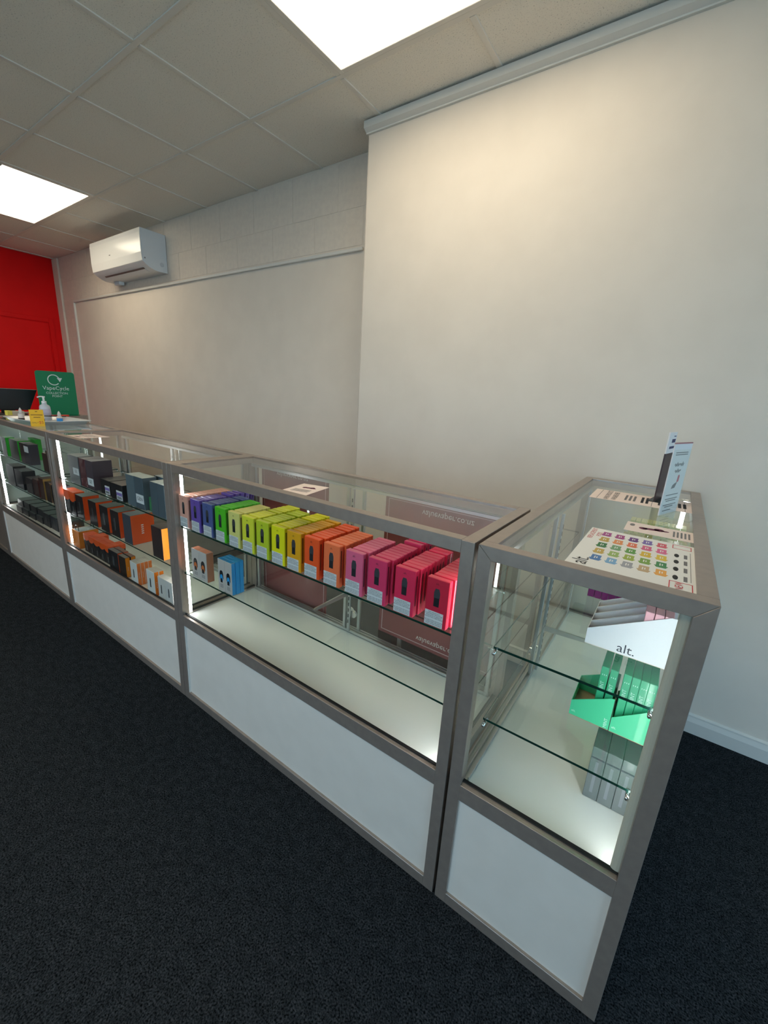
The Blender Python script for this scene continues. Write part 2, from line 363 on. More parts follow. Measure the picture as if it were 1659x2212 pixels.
    # LED strips in the two front corners
    for s, x in ((1, .0165), (-1, L-.0165)):
        pts = [(x+s*(.006-.006*math.sin(PI*k/8)), .0365-.0105*math.cos(PI*k/8)) for k in range(9)]+[(x+s*.0075, .047), (x+s*.0075, .026)]
        st = MB().prism(pts, 'xy', ZD, H-T-.002).build('led_channel', M_LEDBACK, t)
        MB().box(min(x+s*.0076, x+s*.0082), max(x+s*.0076, x+s*.0082), .0268, .0462, ZD+.006, H-T-.008).build('led_tape', M_LED, st)
        ch = MB(); z = ZD+.012
        while z < H-T-.016:
            ch.box(min(x+s*.0083, x+s*.0098), max(x+s*.0083, x+s*.0098), .033, .040, z, z+.005); z += .0125
        tag(ch.build('led_chips', M_CHIP, st), kind='stuff')
    return t
XB1, XB0 = -.0085, -1.2605
XC1, XC0 = -1.2625, -2.4955
XD1, XD0 = -2.4975, -3.676
DB = .4025
counter('glass counter turned end-on at the right, a price chart on top', (.4113, 0, 0), PI/2, 1.21, .4113)
counter('glass counter holding the rainbow row of boxes, nearly empty below', (XB0, 0, 0), 0, XB1-XB0, DB)
counter('glass counter full of orange and black boxes', (XC0, 0, 0), 0, XC1-XC0, DB)
counter('glass counter under the white tray, green and black boxes inside', (XD0, 0, 0), 0, XD1-XD0, DB)
counter('plain grey-ended counter at far left edge carrying the green sign', (-3.680, 0, 0), PI/2, .64, .4113, solid_end=True)


# ---------------------------------------------------------------- small print helpers
def rect(name, m, parent, x0, x1, z0, z1, y, eps=.0004):
    """thin printed sheet on a front (-y) face"""
    return MB().box(x0, x1, y-eps, y, z0, z1).build(name, m, parent)
def bars(name, m, parent, rows, eps=.0004):
    """illegible lines of print as thin strips: rows of (x0, x1, y0, y1, z)"""
    b = MB()
    for x0, x1, y0, y1, z in rows: b.box(x0, x1, y0, y1, z, z+eps)
    return tag(b.build(name, m, parent), kind='stuff')
def lettering(parent, t, size, m, loc, rot, align='CENTER', name='lettering', scale=(1, 1, 1)):
    o = link(name, text_mesh(t, size, m, align), parent, loc, rot); o.scale = scale; return o
ORD = ['first', 'second', 'third', 'fourth', 'fifth', 'sixth', 'seventh', 'eighth', 'ninth', 'tenth']

# ---------------------------------------------------------------- the rainbow row of boxes in the second counter
BW, BH, BD = .0600, .1262, .0183
FL = [('peach', (232, 168, 148), 10, 0), ('purple', (112, 84, 172), 6, 5), ('navy blue', (84, 96, 150), 6, 2), ('leaf green', (86, 196, 38), 8, 0),
      ('pale cream yellow', (232, 222, 128), 7, 0), ('lemon yellow', (232, 230, 60), 5, 5), ('lime', (200, 212, 44), 6, 3), ('bright yellow', (246, 234, 24), 6, 4),
      ('amber', (244, 172, 24), 8, 1), ('orange red', (255, 92, 36), 6, 3), ('salmon orange', (255, 122, 72), 8, 0), ('rose pink', (236, 104, 140), 8, 0),
      ('raspberry', (228, 58, 104), 8, 3), ('cherry red', (236, 46, 88), 8, 2), ('dark crimson', (206, 34, 64), 9, 0)]
BX = [-1.2275, -1.1480, -1.0700, -.9920, -.9135, -.8385, -.7645, -.6895, -.6180, -.5425, -.4640, -.3810, -.3030, -.2165, -.1240]
BY = [.0195]*15
M_WLABEL = mat('warning_label', (222, 222, 222), .6)
M_DEV1, M_DEV2 = mat('device_grey', (58, 58, 62), .5), mat('device_black', (20, 20, 24), .5)
def device_picture(parent, cx, zb, h, w, y):
    d = MB()
    d.prism([(cx-w*.5, zb), (cx+w*.5, zb), (cx+w*.5, zb+h*.48), (cx-w*.5, zb+h*.48)], 'xz', y-.0004, y, 0)
    d.build('device_picture', M_DEV2, parent)
    MB().prism([(cx-w*.56, zb+h*.48), (cx+w*.56, zb+h*.48), (cx+w*.56, zb+h*.78), (cx+w*.34, zb+h), (cx-w*.34, zb+h), (cx-w*.56, zb+h*.78)], 'xz', y-.0004, y, 0).build('device_picture', M_DEV1, parent)
for k, (nm, rgb, n, extra) in enumerate(FL):
    m = mat('carton_'+nm.replace(' ', '_'), rgb, .35, coat=.6)
    mp = mat('print_'+nm.replace(' ', '_'), tuple(int(c*.55) for c in rgb), .5)
    me = MB().box(0, BW, 0, BD-.0012, 0, BH).mesh('carton', m, bevel=.0014)
    spine = MB().box(BW, BW+.0003, .005, .011, .03, .112).mesh('spine_print', mp)
    x, y = BX[k], BY[k]
    t = thing('product_box', f'{nm} box with dark device picture and white warning label, foremost of its row', 'box', (x, y, Z1), group='front boxes of the rainbow row')
    link('carton', me, t)
    lb = rect('warning_label', M_WLABEL, t, .0015, BW-.009, .0015, .0400, 0)
    link('lettering', T_WARN, lb, (.0263, -.0006, .0207), FRONT)
    device_picture(t, .0295, .054, .047, .0145, 0)
    lettering(t, 'alt.', .0085, mp, (.0295, -.0005, .1135), FRONT)
    link('spine_print', spine, t)
    gl = f'{nm} box standing behind the foremost {nm} box'
    for j in range(1, n):
        o = link('product_box', me, None, (x+random.uniform(-.0008, .0012)+(.004 if j > 0 else 0), y+.004+j*BD, Z1)); tag(o, gl, 'box', f'{nm} boxes behind the front one')
        link('spine_print', spine, o)
    for j in range(extra):
        o = link('product_box', me, None, (x+.006+random.uniform(-.001, .001), y+.012+n*BD+j*(BD+.002), Z1)); o.rotation_euler = (R(-3-2*j if k in (1, 12) else 0), 0, R(random.uniform(-2, 2)))
        if k in (1, 12): o.location.z = Z1+.0045
        tag(o, gl, 'box', f'{nm} boxes behind the front one')
        link('spine_print', spine, o)

# two small groups on the lower shelf of the same counter
def arch_box(name, label, x, y, z, w, d, h, fm, sm, c1, group):
    t = thing(name, label, 'box', (x, y, z), group=group)
    MB().box(0, w, 0, d, 0, h, 0, right=1, left=1, top=1, back=1).build('carton', [fm, sm], t, bevel=.0008)
    for i, (mm, s) in enumerate(((M_DEV2, 1.), (c1, .74), (M_DEV2, .52))):
        a = w*.27*s; pts = [(w/2-a, h*.40-h*.06*i), (w/2+a, h*.40-h*.06*i)]+[(w/2+a*math.cos(q*PI/8), h*.40-h*.06*i+h*.13*s+a*1.5*math.sin(q*PI/8)) for q in range(9)]
        MB().prism(pts, 'xz', -.0004-.0003*i, -.0003*i).build('device_picture', mm, t)
    bars_ = MB()
    for q in range(3): bars_.box(w*.28, w*.72, -.0004, 0, h*(.12+.04*q), h*(.135+.04*q))
    tag(bars_.build('small_print', M_GREYINK, t), kind='stuff')
    return t
M_COPPER, M_COPPERS = mat('grey_front_card', (196, 186, 178), .4), mat('copper_card', (212, 132, 92), .4, coat=.3)
M_SKY = mat('sky_blue_card', (44, 160, 224), .4, coat=.3); M_TEAL = mat('teal_card', (60, 140, 170), .4)
for i in range(2):
    arch_box('device_box', ['grey boxed device with copper sides nearest the counter side, lower shelf', 'copper-sided boxed device beside its twin on the lower shelf'][i], -1.1660+i*.0505, .0205, Z2, .050, .030, .1205, M_COPPER, M_COPPERS, mat('copper_print', (214, 110, 50), .5), 'boxed devices on the lower shelf')
for i in range(2):
    arch_box('device_box', ['grey boxed device with blue arches, left of the blue pair', 'grey boxed device with blue arches and sky blue side'][i], -.9920+i*.0415, .0200, Z2, .041, .0158, .126, M_COPPER, M_SKY, M_SKY, 'boxed devices on the lower shelf')
    for j in range(2):
        o = MB().box(0, .041, 0, .0158, 0, .126).build('device_box', M_SKY, bevel=.0008); o.location = (-.9905+i*.0415, .0200+.0172*(j+1), Z2)
        tag(o, 'sky blue box standing behind the blue arch boxes', 'box', 'blue boxes behind the arch boxes')

# dark red sign panels behind the sliding doors, their lettering upside down
M_MAROON = noisy('maroon_vinyl', (148, 76, 72), (154, 80, 76), 8, .4, .4)  # maroon lightened to put the glare of the glass into the colour
M_PINKPR = mat('sign_border', (214, 170, 168), .6)
def sign_panel(label, x0, x1, z0, z1, tz, tw, lowtext):
    y = DB+.018
    t = thing('sign_panel', label, 'sign', ((x0+x1)/2, y, z0), group=None)
    w = (x1-x0)/2
    MB().box(-w, w, 0, .004, 0, z1-z0).build('panel', M_MAROON, t, bevel=.001)
    b = MB(); q = .014; hh = z1-z0
    b.box(-w+q, w-q, -.0006, 0, hh-q-.003, hh-q).box(-w+q, -w+q+.003, -.0006, 0, q, hh-q).box(w-q-.003, w-q, -.0006, 0, q, hh-q).box(-w+q, w-q, -.0006, 0, q, q+.003)
    b.build('border', M_PINKPR, t)
    o = link('lettering', T_URL, t, (tw-(x0+x1)/2, -.0012, tz-z0), FRONT); o.scale = (.86, -.92, 1)
    if lowtext:
        o = link('lettering', T_URL, t, (lowtext[0]-(x0+x1)/2, -.0012, lowtext[1]-z0), FRONT); o.scale = (.86, -.92, 1)
        MB().prism([(-.085+.028*math.cos(a*PI/12), hh*.79+.028*math.sin(a*PI/12)) for a in range(24)], 'xz', -.0007, 0).build('round_mark', M_PINKPR, t)
    return t
def legs(t, x0, x1, z0):
    for x in (x0, x1): MB().box(x-.008, x+.008, .004, .012, -z0, .06).build('support', M_ALU2, t)
legs(sign_panel('dark red sign panel behind the counter near the purple boxes', -1.232, -.817, .36, 1.008, .978, -1.03, None), -.15, .15, .36)
legs(sign_panel('dark red sign panel behind the counter near the corner, upside-down web address', -.532, -.035, .43, .995, .955, -.278, (-.26, .467)), -.15, .15, .43)

# papers lying on the glass tops
ZT = H-.004
M_SALMON = mat('salmon_paper', (242, 222, 212), .7); M_PLUM = mat('plum_print', (110, 40, 70), .7)
def figure_print(parent, s, rot=0, m2=None):
    f = MB()
    for dx, dy, w, h in ((0, 0, .020, .010), (.018, .004, .012, .014), (-.018, -.002, .010, .012), (.030, -.001, .010, .006)): f.prism([(s*(dx+w*math.cos(a*PI/6)), s*(dy+h*math.sin(a*PI/6))) for a in range(12)], 'xy', .0004, .0007)
    o = f.build('picture', M_PLUM, parent); o.rotation_euler[2] = rot; tag(o, kind='stuff'); return o
def paper(name, label, cat, cx, cy, rz, w, h, m=None, z=ZT):
    t = thing(name, label, cat, (cx, cy, z), rz)
    MB().box(-w/2, w/2, -h/2, h/2, 0, .0004).build('sheet', m or M_PAPER, t)
    return t
t = paper('leaflet', 'salmon leaflet with a plum picture lying on the rainbow counter', 'leaflet', -.622, .098, R(12), .098, .135, M_SALMON)
figure_print(t, .7).location = (0, .02, 0); bars('small_print', M_GREYINK, t, [(-.03, .03, -.012-.008*k, -.009-.008*k, .0004) for k in range(4)])
t = paper('leaflet', 'pale leaflet lying on the counter of orange and black boxes', 'leaflet', -2.255, .105, R(4), .17, .145, M_SALMON)
bars('small_print', M_GREYINK, t, [(-.05, .05, .03-.015*k, .034-.015*k, .0004) for k in range(4)]); figure_print(t, .6).location = (0, -.045, 0)

# price chart of coloured tiles on the end-on counter
t = thing('price_chart', 'white chart with rows of coloured house-shaped swatches on the end-on counter', 'poster', (.2755, .1905, ZT))
MB().box(-.1100, .1100, -.158, .160, 0, .0006).build('sheet', M_PAPER, t)
COLS = [[(170, 75, 140), (165, 70, 130), (110, 60, 130), (130, 110, 175), (215, 95, 110)], [(200, 165, 80), (235, 150, 90), (235, 125, 90), (220, 105, 140), (225, 110, 150)],
        [(60, 120, 70), (125, 165, 120), (100, 155, 75), (225, 185, 60), (230, 195, 70)], [(205, 170, 85), (160, 185, 105), (165, 180, 75), (130, 165, 75), (75, 140, 85)],
        [(80, 125, 180), (130, 175, 210), (165, 165, 170), (200, 170, 130), (240, 170, 80)]]
for i in range(5):
    for j in range(5):
        cx, cy = -.070+.0285*j+.0015*i, .118-.050*i
        a, b = .0088, .0180
        pts = [(cx-a, cy-b), (cx+a, cy-b), (cx+a, cy+b*.35), (cx+a*1.35, cy+b*.35), (cx+a*.9, cy+b), (cx-a*.9, cy+b), (cx-a*1.35, cy+b*.35), (cx-a, cy+b*.35)]
        s_ = MB().prism([(p[0], 2*cy-p[1]) for p in pts][::-1], 'xy', .0006, .0010).build('swatch', mat('swatch_%d_%d' % (i, j), COLS[i][j], .6), t)
        MB().box(cx-.003, cx-.001, cy-.007, cy+.008, .0010, .0012).box(cx+.001, cx+.003, cy-.004, cy+.006, .0010, .0012).build('swatch_print', M_PAPER, s_)['kind'] = 'stuff'
lettering(t, 'alt.', .042, M_INK, (-.086, -.118, .0008), FLATY)
lettering(t, 'REPLACEMENT\nPODS', .0150, M_REDINK, (-.092, .105, .0008), FLATY)
fr = MB()
for y0, y1 in ((-.156, -.112), (.118, .150)):
    fr.box(.064, .1, y0, y0+.0016, .0006, .0009).box(.064, .1, y1-.0016, y1, .0006, .0009).box(.064, .0655, y0, y1, .0006, .0009).box(.0985, .1, y0, y1, .0006, .0009)
fr.build('red_frame', M_REDINK, t)['kind'] = 'stuff'
MB().box(.097, .0978, -.10, .10, .0006, .0009).build('rule', M_GREYINK, t)
for k, y in enumerate((-.088, -.035, .015, .062)):
    MB().prism([(.073+.0045*math.cos(a*PI/8), y+.013*math.sin(a*PI/8)) for a in range(16)], 'xy', .0006, .0009).build('device_picture', M_INK, t)
bars('small_print', M_GREYINK, t, [(.086, .092, y-.014, y+.014, .0006) for y in (-.088, -.035, .015, .062)])
lettering(t, 'NEW', .018, M_REDINK, (.080, -.134, .0010), FLATY)

t = paper('leaflet', 'narrow pink leaflet with a figure, between the chart and the upright cards', 'leaflet', .308, .446, 0, .152, .104, M_SALMON)
figure_print(t, 1.0, R(8)).location = (-.018, .004, 0)
MB().prism([(-.062+.006*math.cos(a*PI/8), .02+.014*math.sin(a*PI/8)) for a in range(16)], 'xy', .0004, .0006).build('round_mark', M_GREYINK, t)
bars('small_print', M_GREYINK, t, [(.03+.008*k, .034+.008*k, -.03, .028, .0004) for k in range(5)])
t = thing('notice', 'long pink notice of bold black lines at the wall end of the counter', 'notice', (.235, .862, ZT), R(1))
MB().box(-.15, .15, -.098, .098, 0, .0005).build('sheet', M_SALMON, t)
lettering(t, 'VAPING PRODUCTS\nAVAILABLE HERE', .0205, M_INK, (-.088, .0, .0007), FLATY, scale=(1, 1.1, 1))
bars('small_print', M_GREYINK, t, [(-.047+.013*k, -.040+.013*k, -.05, .05, .0005) for k in range(3)])
bars('bold_print', M_INK, t, [(.002+.014*k, .010+.014*k, -.055, .055, .0005) for k in range(2)]+[(.108+.014*k, .117+.014*k, -.04, .04, .0005) for k in range(2)])
bars('small_print', M_INK, t, [(.052+.013*k, .058+.013*k, -.05, .05, .0005) for k in range(3)])
bars('rule', M_GREYINK, t, [(.034, .0355, -.09, .09, .0005), (-.128, -.1265, -.09, .09, .0005), (.126, .1275, -.09, .09, .0005)])

# upright cards
M_ACRYL = glass('acrylic', (.97, .99, .98))
t = thing('card_stand', 'tall white card with a red finger picture in a clear stand', 'sign', (.296, .632, ZT), math.atan2(.125, .041))
Lc, Hc = .132, .2165
MB().box(0, Lc, -.0012, .0012, .003, Hc).build('card', mat('white_print_card', (246, 238, 234), .5), t)
MB().box(0, Lc, -.004, -.0022, 0, Hc-.02).build('acrylic_front', M_ACRYL, t)
MB().prism([(0, 0), (Lc, 0), (Lc*.9, -.075), (Lc*.1, -.075)], 'xy', 0, .003).build('foot', M_ACRYL, t)
bars_ = MB()
for (a, b, z) in ((.02, .112, .186), (.02, .112, .180), (.02, .11, .060), (.02, .11, .048), (.03, .10, .042), (.015, .11, .030), (.03, .09, .024), (.02, .08, .013)): bars_.box(a, b, -.0016, -.0012, z, z+.0026)
tag(bars_.build('small_print', M_GREYINK, t), kind='stuff')
sc_ = MB()
for x0_, z_, n_ in ((.030, .150, 9), (.042, .131, 6)):
    sc_.tube([(x0_+.004*k, -.0015, z_+(.0055 if k % 2 else -.0030)+(.004 if k % 5 == 0 else 0)) for k in range(n_*2)], .0007, 5)
tag(sc_.build('handwriting', M_GREYINK, t), kind='stuff')
MB().prism([(.075, .098), (.088, .100), (.090, .116), (.084, .121), (.077, .118)], 'xz', -.0017, -.0012).build('finger_picture', mat('pink_red_print', (206, 84, 104), .6), t)
MB().prism([(.045, .080), (.070, .082), (.080, .098), (.070, .097), (.060, .094), (.050, .090)], 'xz', -.0017, -.0012).build('hand_picture', M_GREYINK, t)
MB().box(0, Lc, -.0016, .0016, Hc-.004, Hc).build('red_edge', mat('pink_edge', (196, 130, 128), .6), t)
t = thing('card_stand', 'dark narrow card with a white top behind the tall white card', 'sign', (.2735, .86, ZT), math.atan2(.11, .018))
MB().box(0, .112, -.002, .002, .003, .165).build('card', mat('dark_maroon_card', (58, 34, 34), .5), t)
MB().box(0, .112, -.002, .002, .165, .235).build('card_top', mat('white_print_card', (246, 238, 234), .5), t)
MB().box(.03, .10, -.0026, -.002, .18, .188).box(.05, .10, -.0026, -.002, .200, .212).box(.07, .10, -.0026, -.002, .220, .223).build('picture', mat('indigo_print', (50, 44, 90), .6), t)['kind'] = 'stuff'
MB().box(.0, .112, -.02, .02, 0, .003).build('foot', M_BLACKPL, t)

# ---------------------------------------------------------------- contents of the end-on counter (fronts face +x)
M_CREAM = mat('cream_board', (226, 214, 194), .6); M_PALEPINK = mat('pale_pink_card', (238, 176, 182), .4, coat=.4)
def display_tray(label, x0, x1, y0, d, z, hl, hr, outer, inner, group, words=()):
    t = thing('display_tray', label, 'display box', (x0, y0, z), group=group)
    w, th = x1-x0, .0014
    hr2 = hr*.78
    MB().box(0, w, 0, d, 0, th).build('floor_panel', inner, t)
    for y in (0, d-th): MB().prism([(0, th), (w, th), (w, hr), (w*.93, hr), (0, hl)], 'xz', y, y+th, 0).build('side_wall', outer, t)
    MB().box(0, th, th, d-th, th, hl).build('back_wall', outer, t)
    MB().box(w-th, w, th, d-th, th, hr2).build('front_wall', outer, t)
    for (tx, sz, mm, px, pz) in words: lettering(t, tx, sz, mm, (px-x0, -.0004, pz-z), FRONT)
    return t
M_CHAR = mat('charcoal_print', (70, 74, 80), .6)
for k in range(4):
    yy = .197+.0445*k
    display_tray(['white open display box with alt lettering, nearest the camera on the upper shelf', 'second white open display box on the upper shelf', 'third white open display box on the upper shelf', 'rearmost white open display box on the upper shelf'][k],
                 .216, .378, yy, .0435, Z1, .039, .121, M_WHITE, M_CREAM, 'white display boxes', [('alt.', .031, M_CHAR, .300, Z1+.0155)] if k == 0 else ())
    for j in range(3):
        o = MB().box(0, .0165, 0, .038, 0, .118).build('pod_pack', M_PALEPINK, bevel=.001)
        o.location = (.3195+.0178*j, yy+.0025, Z1+.0017)
        tag(o, 'pale pink pack standing in the %s white display box' % ['nearest', 'second', 'third', 'rearmost'][k], 'pack', 'pale pink packs in white display box %s' % 'abcd'[k])
M_MINT = mat('mint_card', (74, 206, 150), .45, coat=.2); M_MINTD = mat('mint_pack', (58, 178, 128), .4, coat=.4); M_KRAFT = mat('kraft_board', (176, 146, 116), .7)
M_MINTPR = mat('mint_print', (214, 244, 230), .6)
display_tray('mint green open display box at the left of the pair, lower shelf', .2155, .3030, .187, .12, Z2, .041, .086, M_MINT, M_KRAFT, 'mint display boxes', [('alt.', .0085, M_MINTPR, .2245, Z2+.014)])
display_tray('mint green open display box at the right of the pair, lower shelf', .3045, .3780, .187, .12, Z2, .038, .090, M_MINT, M_KRAFT, 'mint display boxes', [('alt.', .0085, M_MINTPR, .3135, Z2+.014)])
link('lettering', text_mesh('MINT', .0105, M_MINTPR), bpy.data.objects['display_tray.004'], (.0795, -.0004, .017), (PI/2, R(-90), 0))
mp = MB().box(0, .0165, 0, .09, 0, .150).mesh('carton', M_MINTD, bevel=.0012)
for k, x in enumerate((.2620, .2810, .3085, .3258, .3428, .3588)):
    t = thing('mint_pack', 'tall mint green pack, %s from the left in the mint display boxes' % ORD[k], 'pack', (x, .200, Z2+.0017), group='mint packs')
    link('carton', mp, t)
    link('lettering', text_mesh('MINT', .0115, M_MINTPR), t, (.0083, -.0004, .098), (PI/2, R(-90), 0))
    bars_ = MB()
    for q in range(3): bars_.box(.004+.004*q, .0055+.004*q, -.0004, 0, .128, .131)
    tag(bars_.build('small_print', M_MINTPR, t), kind='stuff')
M_GREYCARD, M_GREYCARD2 = mat('grey_card', (112, 118, 116), .4, coat=.2), mat('beige_card', (190, 178, 152), .6)
M_ACR2 = glass('acrylic_tray', (.95, .97, .96))
for k in range(3):
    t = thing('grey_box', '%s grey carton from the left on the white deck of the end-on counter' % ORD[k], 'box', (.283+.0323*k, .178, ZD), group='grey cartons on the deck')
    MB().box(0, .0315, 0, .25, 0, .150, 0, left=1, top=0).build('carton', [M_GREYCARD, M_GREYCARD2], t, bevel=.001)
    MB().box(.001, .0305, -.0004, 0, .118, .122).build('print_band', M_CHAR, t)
    MB().box(.0305*.4, .0305*.62, -.0004, 0, .02, .112).build('pale_band', mat('grey_band', (134, 138, 140), .4), t)  # upright stripe of lighter grey on the near end

# columns of boxes at the back of the upper shelf
mA = {}
def column(nm, rgb, y, x_last, n, where):
    m = mat('carton_'+nm.replace(' ', '_'), rgb, .35, coat=.6)
    me = mA.setdefault(nm, MB().box(0, BD-.0010, 0, BW, 0, BH).mesh('carton', m, bevel=.0009))
    for j in range(n):
        o = link('product_box', me, None, (x_last-BD*(j+1), y+random.uniform(-.001, .001), Z1))
        tag(o, '%s box in the row %s' % (nm, where), 'box', '%s boxes %s' % (nm, where))
column('cream yellow', (236, 230, 150), 1.046, .392, 10, 'nearest the wall in the end-on counter')
column('soft yellow', (232, 224, 110), .780, .392, 10, 'under the upright cards in the end-on counter')
column('magenta', (150, 50, 120), .480, .392, 12, 'behind the white display boxes')

# ---------------------------------------------------------------- contents of the third and fourth counters
GREY, MAR, PGREY, BLK, BLUEG, BLUEG2 = (106, 106, 106), (84, 28, 34), (74, 60, 68), (30, 28, 30), (96, 110, 118), (80, 92, 100)
ORG, AMB, WHT, GRN, BRN, GOLD = (240, 88, 20), (246, 150, 24), (226, 222, 214), (40, 200, 40), (62, 30, 22), (168, 128, 60)
def cm(c, co=.25): return mat('card_%d_%d_%d' % c, c, .4, coat=co)
def carton(label, x, y, z, w, d, h, front, side=None, top=None, group=None, sticker=None, pic=None, word=None, tilt=0., sideword=None, name='product_box'):
    t = thing(name, label, 'box', (x, y, z), group=group)
    t.rotation_euler = (0, tilt, 0)
    f, sd, tp = cm(front), cm(side or front), cm(top or front)  # pale top colours paint in the light reflected off the box tops
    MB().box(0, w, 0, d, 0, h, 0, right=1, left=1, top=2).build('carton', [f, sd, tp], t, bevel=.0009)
    if sticker:
        a, b, c, e, kind = sticker
        st = rect('sticker', M_WLABEL, t, w*a, w*b, h*c, h*e, 0)
        if kind == 'bar':
            q = MB()
            for k in range(9): q.box(w*(a+(b-a)*(.12+.085*k)), w*(a+(b-a)*(.16+.085*k)), -.0008, -.0004, h*(c+(e-c)*.10), h*(c+(e-c)*.38))
            tag(q.build('barcode', M_INK, st), kind='stuff')
            rect('colour_band', cm((130, 110, 180)), st, w*(a+.01), w*(b-.01), h*(c+(e-c)*.46), h*(c+(e-c)*.80), -.0004)
        elif kind: lettering(st, kind, h*(e-c)*.62, M_CHAR, (w*(a+b)/2, -.0008, h*(c+e)/2), FRONT)
    if pic == 'dev': device_picture(t, w*.45, h*.30, h*.38, w*.13, 0)
    if pic == 'two':
        for q in (.35, .62): device_picture(t, w*q, h*.30, h*.30, w*.13, 0)
    if pic == 'streak': rect('device_picture', cm((78, 78, 80)), t, w*.40, w*.56, h*.25, h*.72, 0)
    if sideword:
        o = MB()
        for k in range(sideword): o.box(w, w+.0004, d*.42, d*.52, h*(.34+.07*k), h*(.37+.07*k))
        tag(o.build('side_print', M_WHITE, t), kind='stuff')
    return t
g = 'boxes on the upper shelf of the third counter'
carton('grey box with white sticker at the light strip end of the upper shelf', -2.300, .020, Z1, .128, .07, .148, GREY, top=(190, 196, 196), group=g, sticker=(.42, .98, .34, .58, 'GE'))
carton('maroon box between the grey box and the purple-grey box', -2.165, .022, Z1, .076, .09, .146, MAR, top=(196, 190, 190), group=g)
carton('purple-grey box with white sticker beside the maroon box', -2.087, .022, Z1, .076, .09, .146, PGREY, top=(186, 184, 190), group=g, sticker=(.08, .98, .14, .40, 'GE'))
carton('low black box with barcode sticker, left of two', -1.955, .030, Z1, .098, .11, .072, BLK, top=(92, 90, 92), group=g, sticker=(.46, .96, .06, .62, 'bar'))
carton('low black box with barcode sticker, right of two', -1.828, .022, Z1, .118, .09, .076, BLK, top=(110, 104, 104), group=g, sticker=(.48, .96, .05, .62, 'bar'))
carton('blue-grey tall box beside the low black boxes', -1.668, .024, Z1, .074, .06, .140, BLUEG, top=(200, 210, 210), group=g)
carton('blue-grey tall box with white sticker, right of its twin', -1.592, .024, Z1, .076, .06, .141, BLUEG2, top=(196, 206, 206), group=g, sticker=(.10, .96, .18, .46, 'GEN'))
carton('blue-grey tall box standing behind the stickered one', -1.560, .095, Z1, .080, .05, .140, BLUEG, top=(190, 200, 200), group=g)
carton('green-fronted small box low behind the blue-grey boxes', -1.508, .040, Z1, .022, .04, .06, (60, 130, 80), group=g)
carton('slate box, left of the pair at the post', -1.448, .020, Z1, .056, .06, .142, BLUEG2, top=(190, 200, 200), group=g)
carton('slate box with side paled for strip light, right of the pair at the post', -1.390, .020, Z1, .056, .06, .142, BLUEG2, side=(170, 190, 205), top=(190, 200, 200), group=g, sideword=None)  # side colour paled to paint in the light of the corner strip
def capped(label, x, y, z, w, d, h, group, cap=.42):
    t = thing('capped_box', label, 'box', (x, y, z), group=group)
    MB().box(0, w, 0, d, 0, h*.97).build('carton', cm(BLK), t, bevel=.0009)
    zc_ = h*(1-cap)
    pts = [(-.0008+(w+.0016)*k/8, zc_+.012*(1-math.sin(PI*k/8))) for k in range(9)]+[(w+.0008, h), (-.0008, h)]
    MB().prism(pts, 'xz', -.0008, d+.0008).build('cap', cm(ORG), t, bevel=.0008)
    rect('device_picture', cm((120, 120, 120)), t, w*.45, w*.55, h*.12, h*.40, 0)
    return t
g = 'boxes on the lower shelf of the third counter'
capped('black box with orange cap against the light strip, lower shelf', -2.435, .022, Z2, .068, .05, .135, g)
capped('black box with orange cap, second from the light strip, lower shelf', -2.362, .022, Z2, .066, .05, .135, g)
for k, (x, w) in enumerate(((-2.285, .093), (-2.125, .092), (-1.994, .092), (-1.874, .086))):
    carton('black box with orange side, %s of the row along the lower shelf' % ORD[k], x, .024, Z2, w, .078, .131, BLK, ORG, (120, 132, 128), g, pic='streak', sideword=None)
carton('slate box with wide orange side printed in white, lower shelf', -1.736, .020, Z2, .078, .105, .142, (66, 72, 80), ORG, (150, 160, 164), g, sideword=5)
carton('dark box with orange side brightened for strip light next to the post, lower shelf', -1.476, .022, Z2, .086, .06, .142, (58, 44, 44), (255, 140, 20), (110, 100, 96), g)  # brighter orange paints in the LED light on this side
# deck
g = 'things on the deck of the third counter'
t = thing('gift_bag', 'orange gift bag with black cord handles in the corner of the deck', 'bag', (-2.428, .030, ZD), group=g)
MB().prism([(0, 0), (.090, 0), (.092, .100), (-.002, .100)], 'xz', 0, .100).build('bag_body', cm((232, 128, 30)), t, bevel=.001)
MB().box(.004, .088, .006, .094, .1001, .1006).build('bag_mouth', cm((150, 160, 158)), t)
for y in (.012, .088): MB().tube([(.022, y, .098), (.024, y, .118), (.034, y, .128), (.056, y, .128), (.066, y, .118), (.068, y, .098)], .0018).build('handle', M_BLACKPL, t, smooth=True)
dots = MB()
for k in range(2): dots.box(.0905, .0912, .04, .046, .02+.04*k, .026+.04*k)
tag(dots.build('side_print', M_WHITE, t), kind='stuff')
for i in range(5):
    for j in range(3 if i in (1, 4) else 2):
        capped(['black box with orange cap, %s in the front line on the deck' % ORD[i], 'black box with orange cap behind the %s of the front line' % ORD[i], 'black box with orange cap rearmost behind the %s of the front line' % ORD[i]][j], -2.297+.0655*i, .040+.026*j, ZD, .061, .024, .104, 'orange-capped boxes on the deck', .36)
carton('black box with orange side, first after the orange caps on the deck', -1.962, .028, ZD, .104, .024, .104, BLK, ORG, (130, 126, 124), g, pic='streak')
carton('black box with orange side behind its twin on the deck', -1.958, .054, ZD, .104, .024, .104, BLK, ORG, (150, 110, 100), g)
carton('black box with amber side leaning on the deck', -1.846, .026, ZD+.0008, .072, .022, .102, (44, 34, 26), AMB, (140, 132, 124), g, sideword=3)
carton('black box with amber side behind the leaning one', -1.842, .050, ZD+.0008, .074, .022, .104, (44, 34, 26), AMB, (150, 110, 96), g)
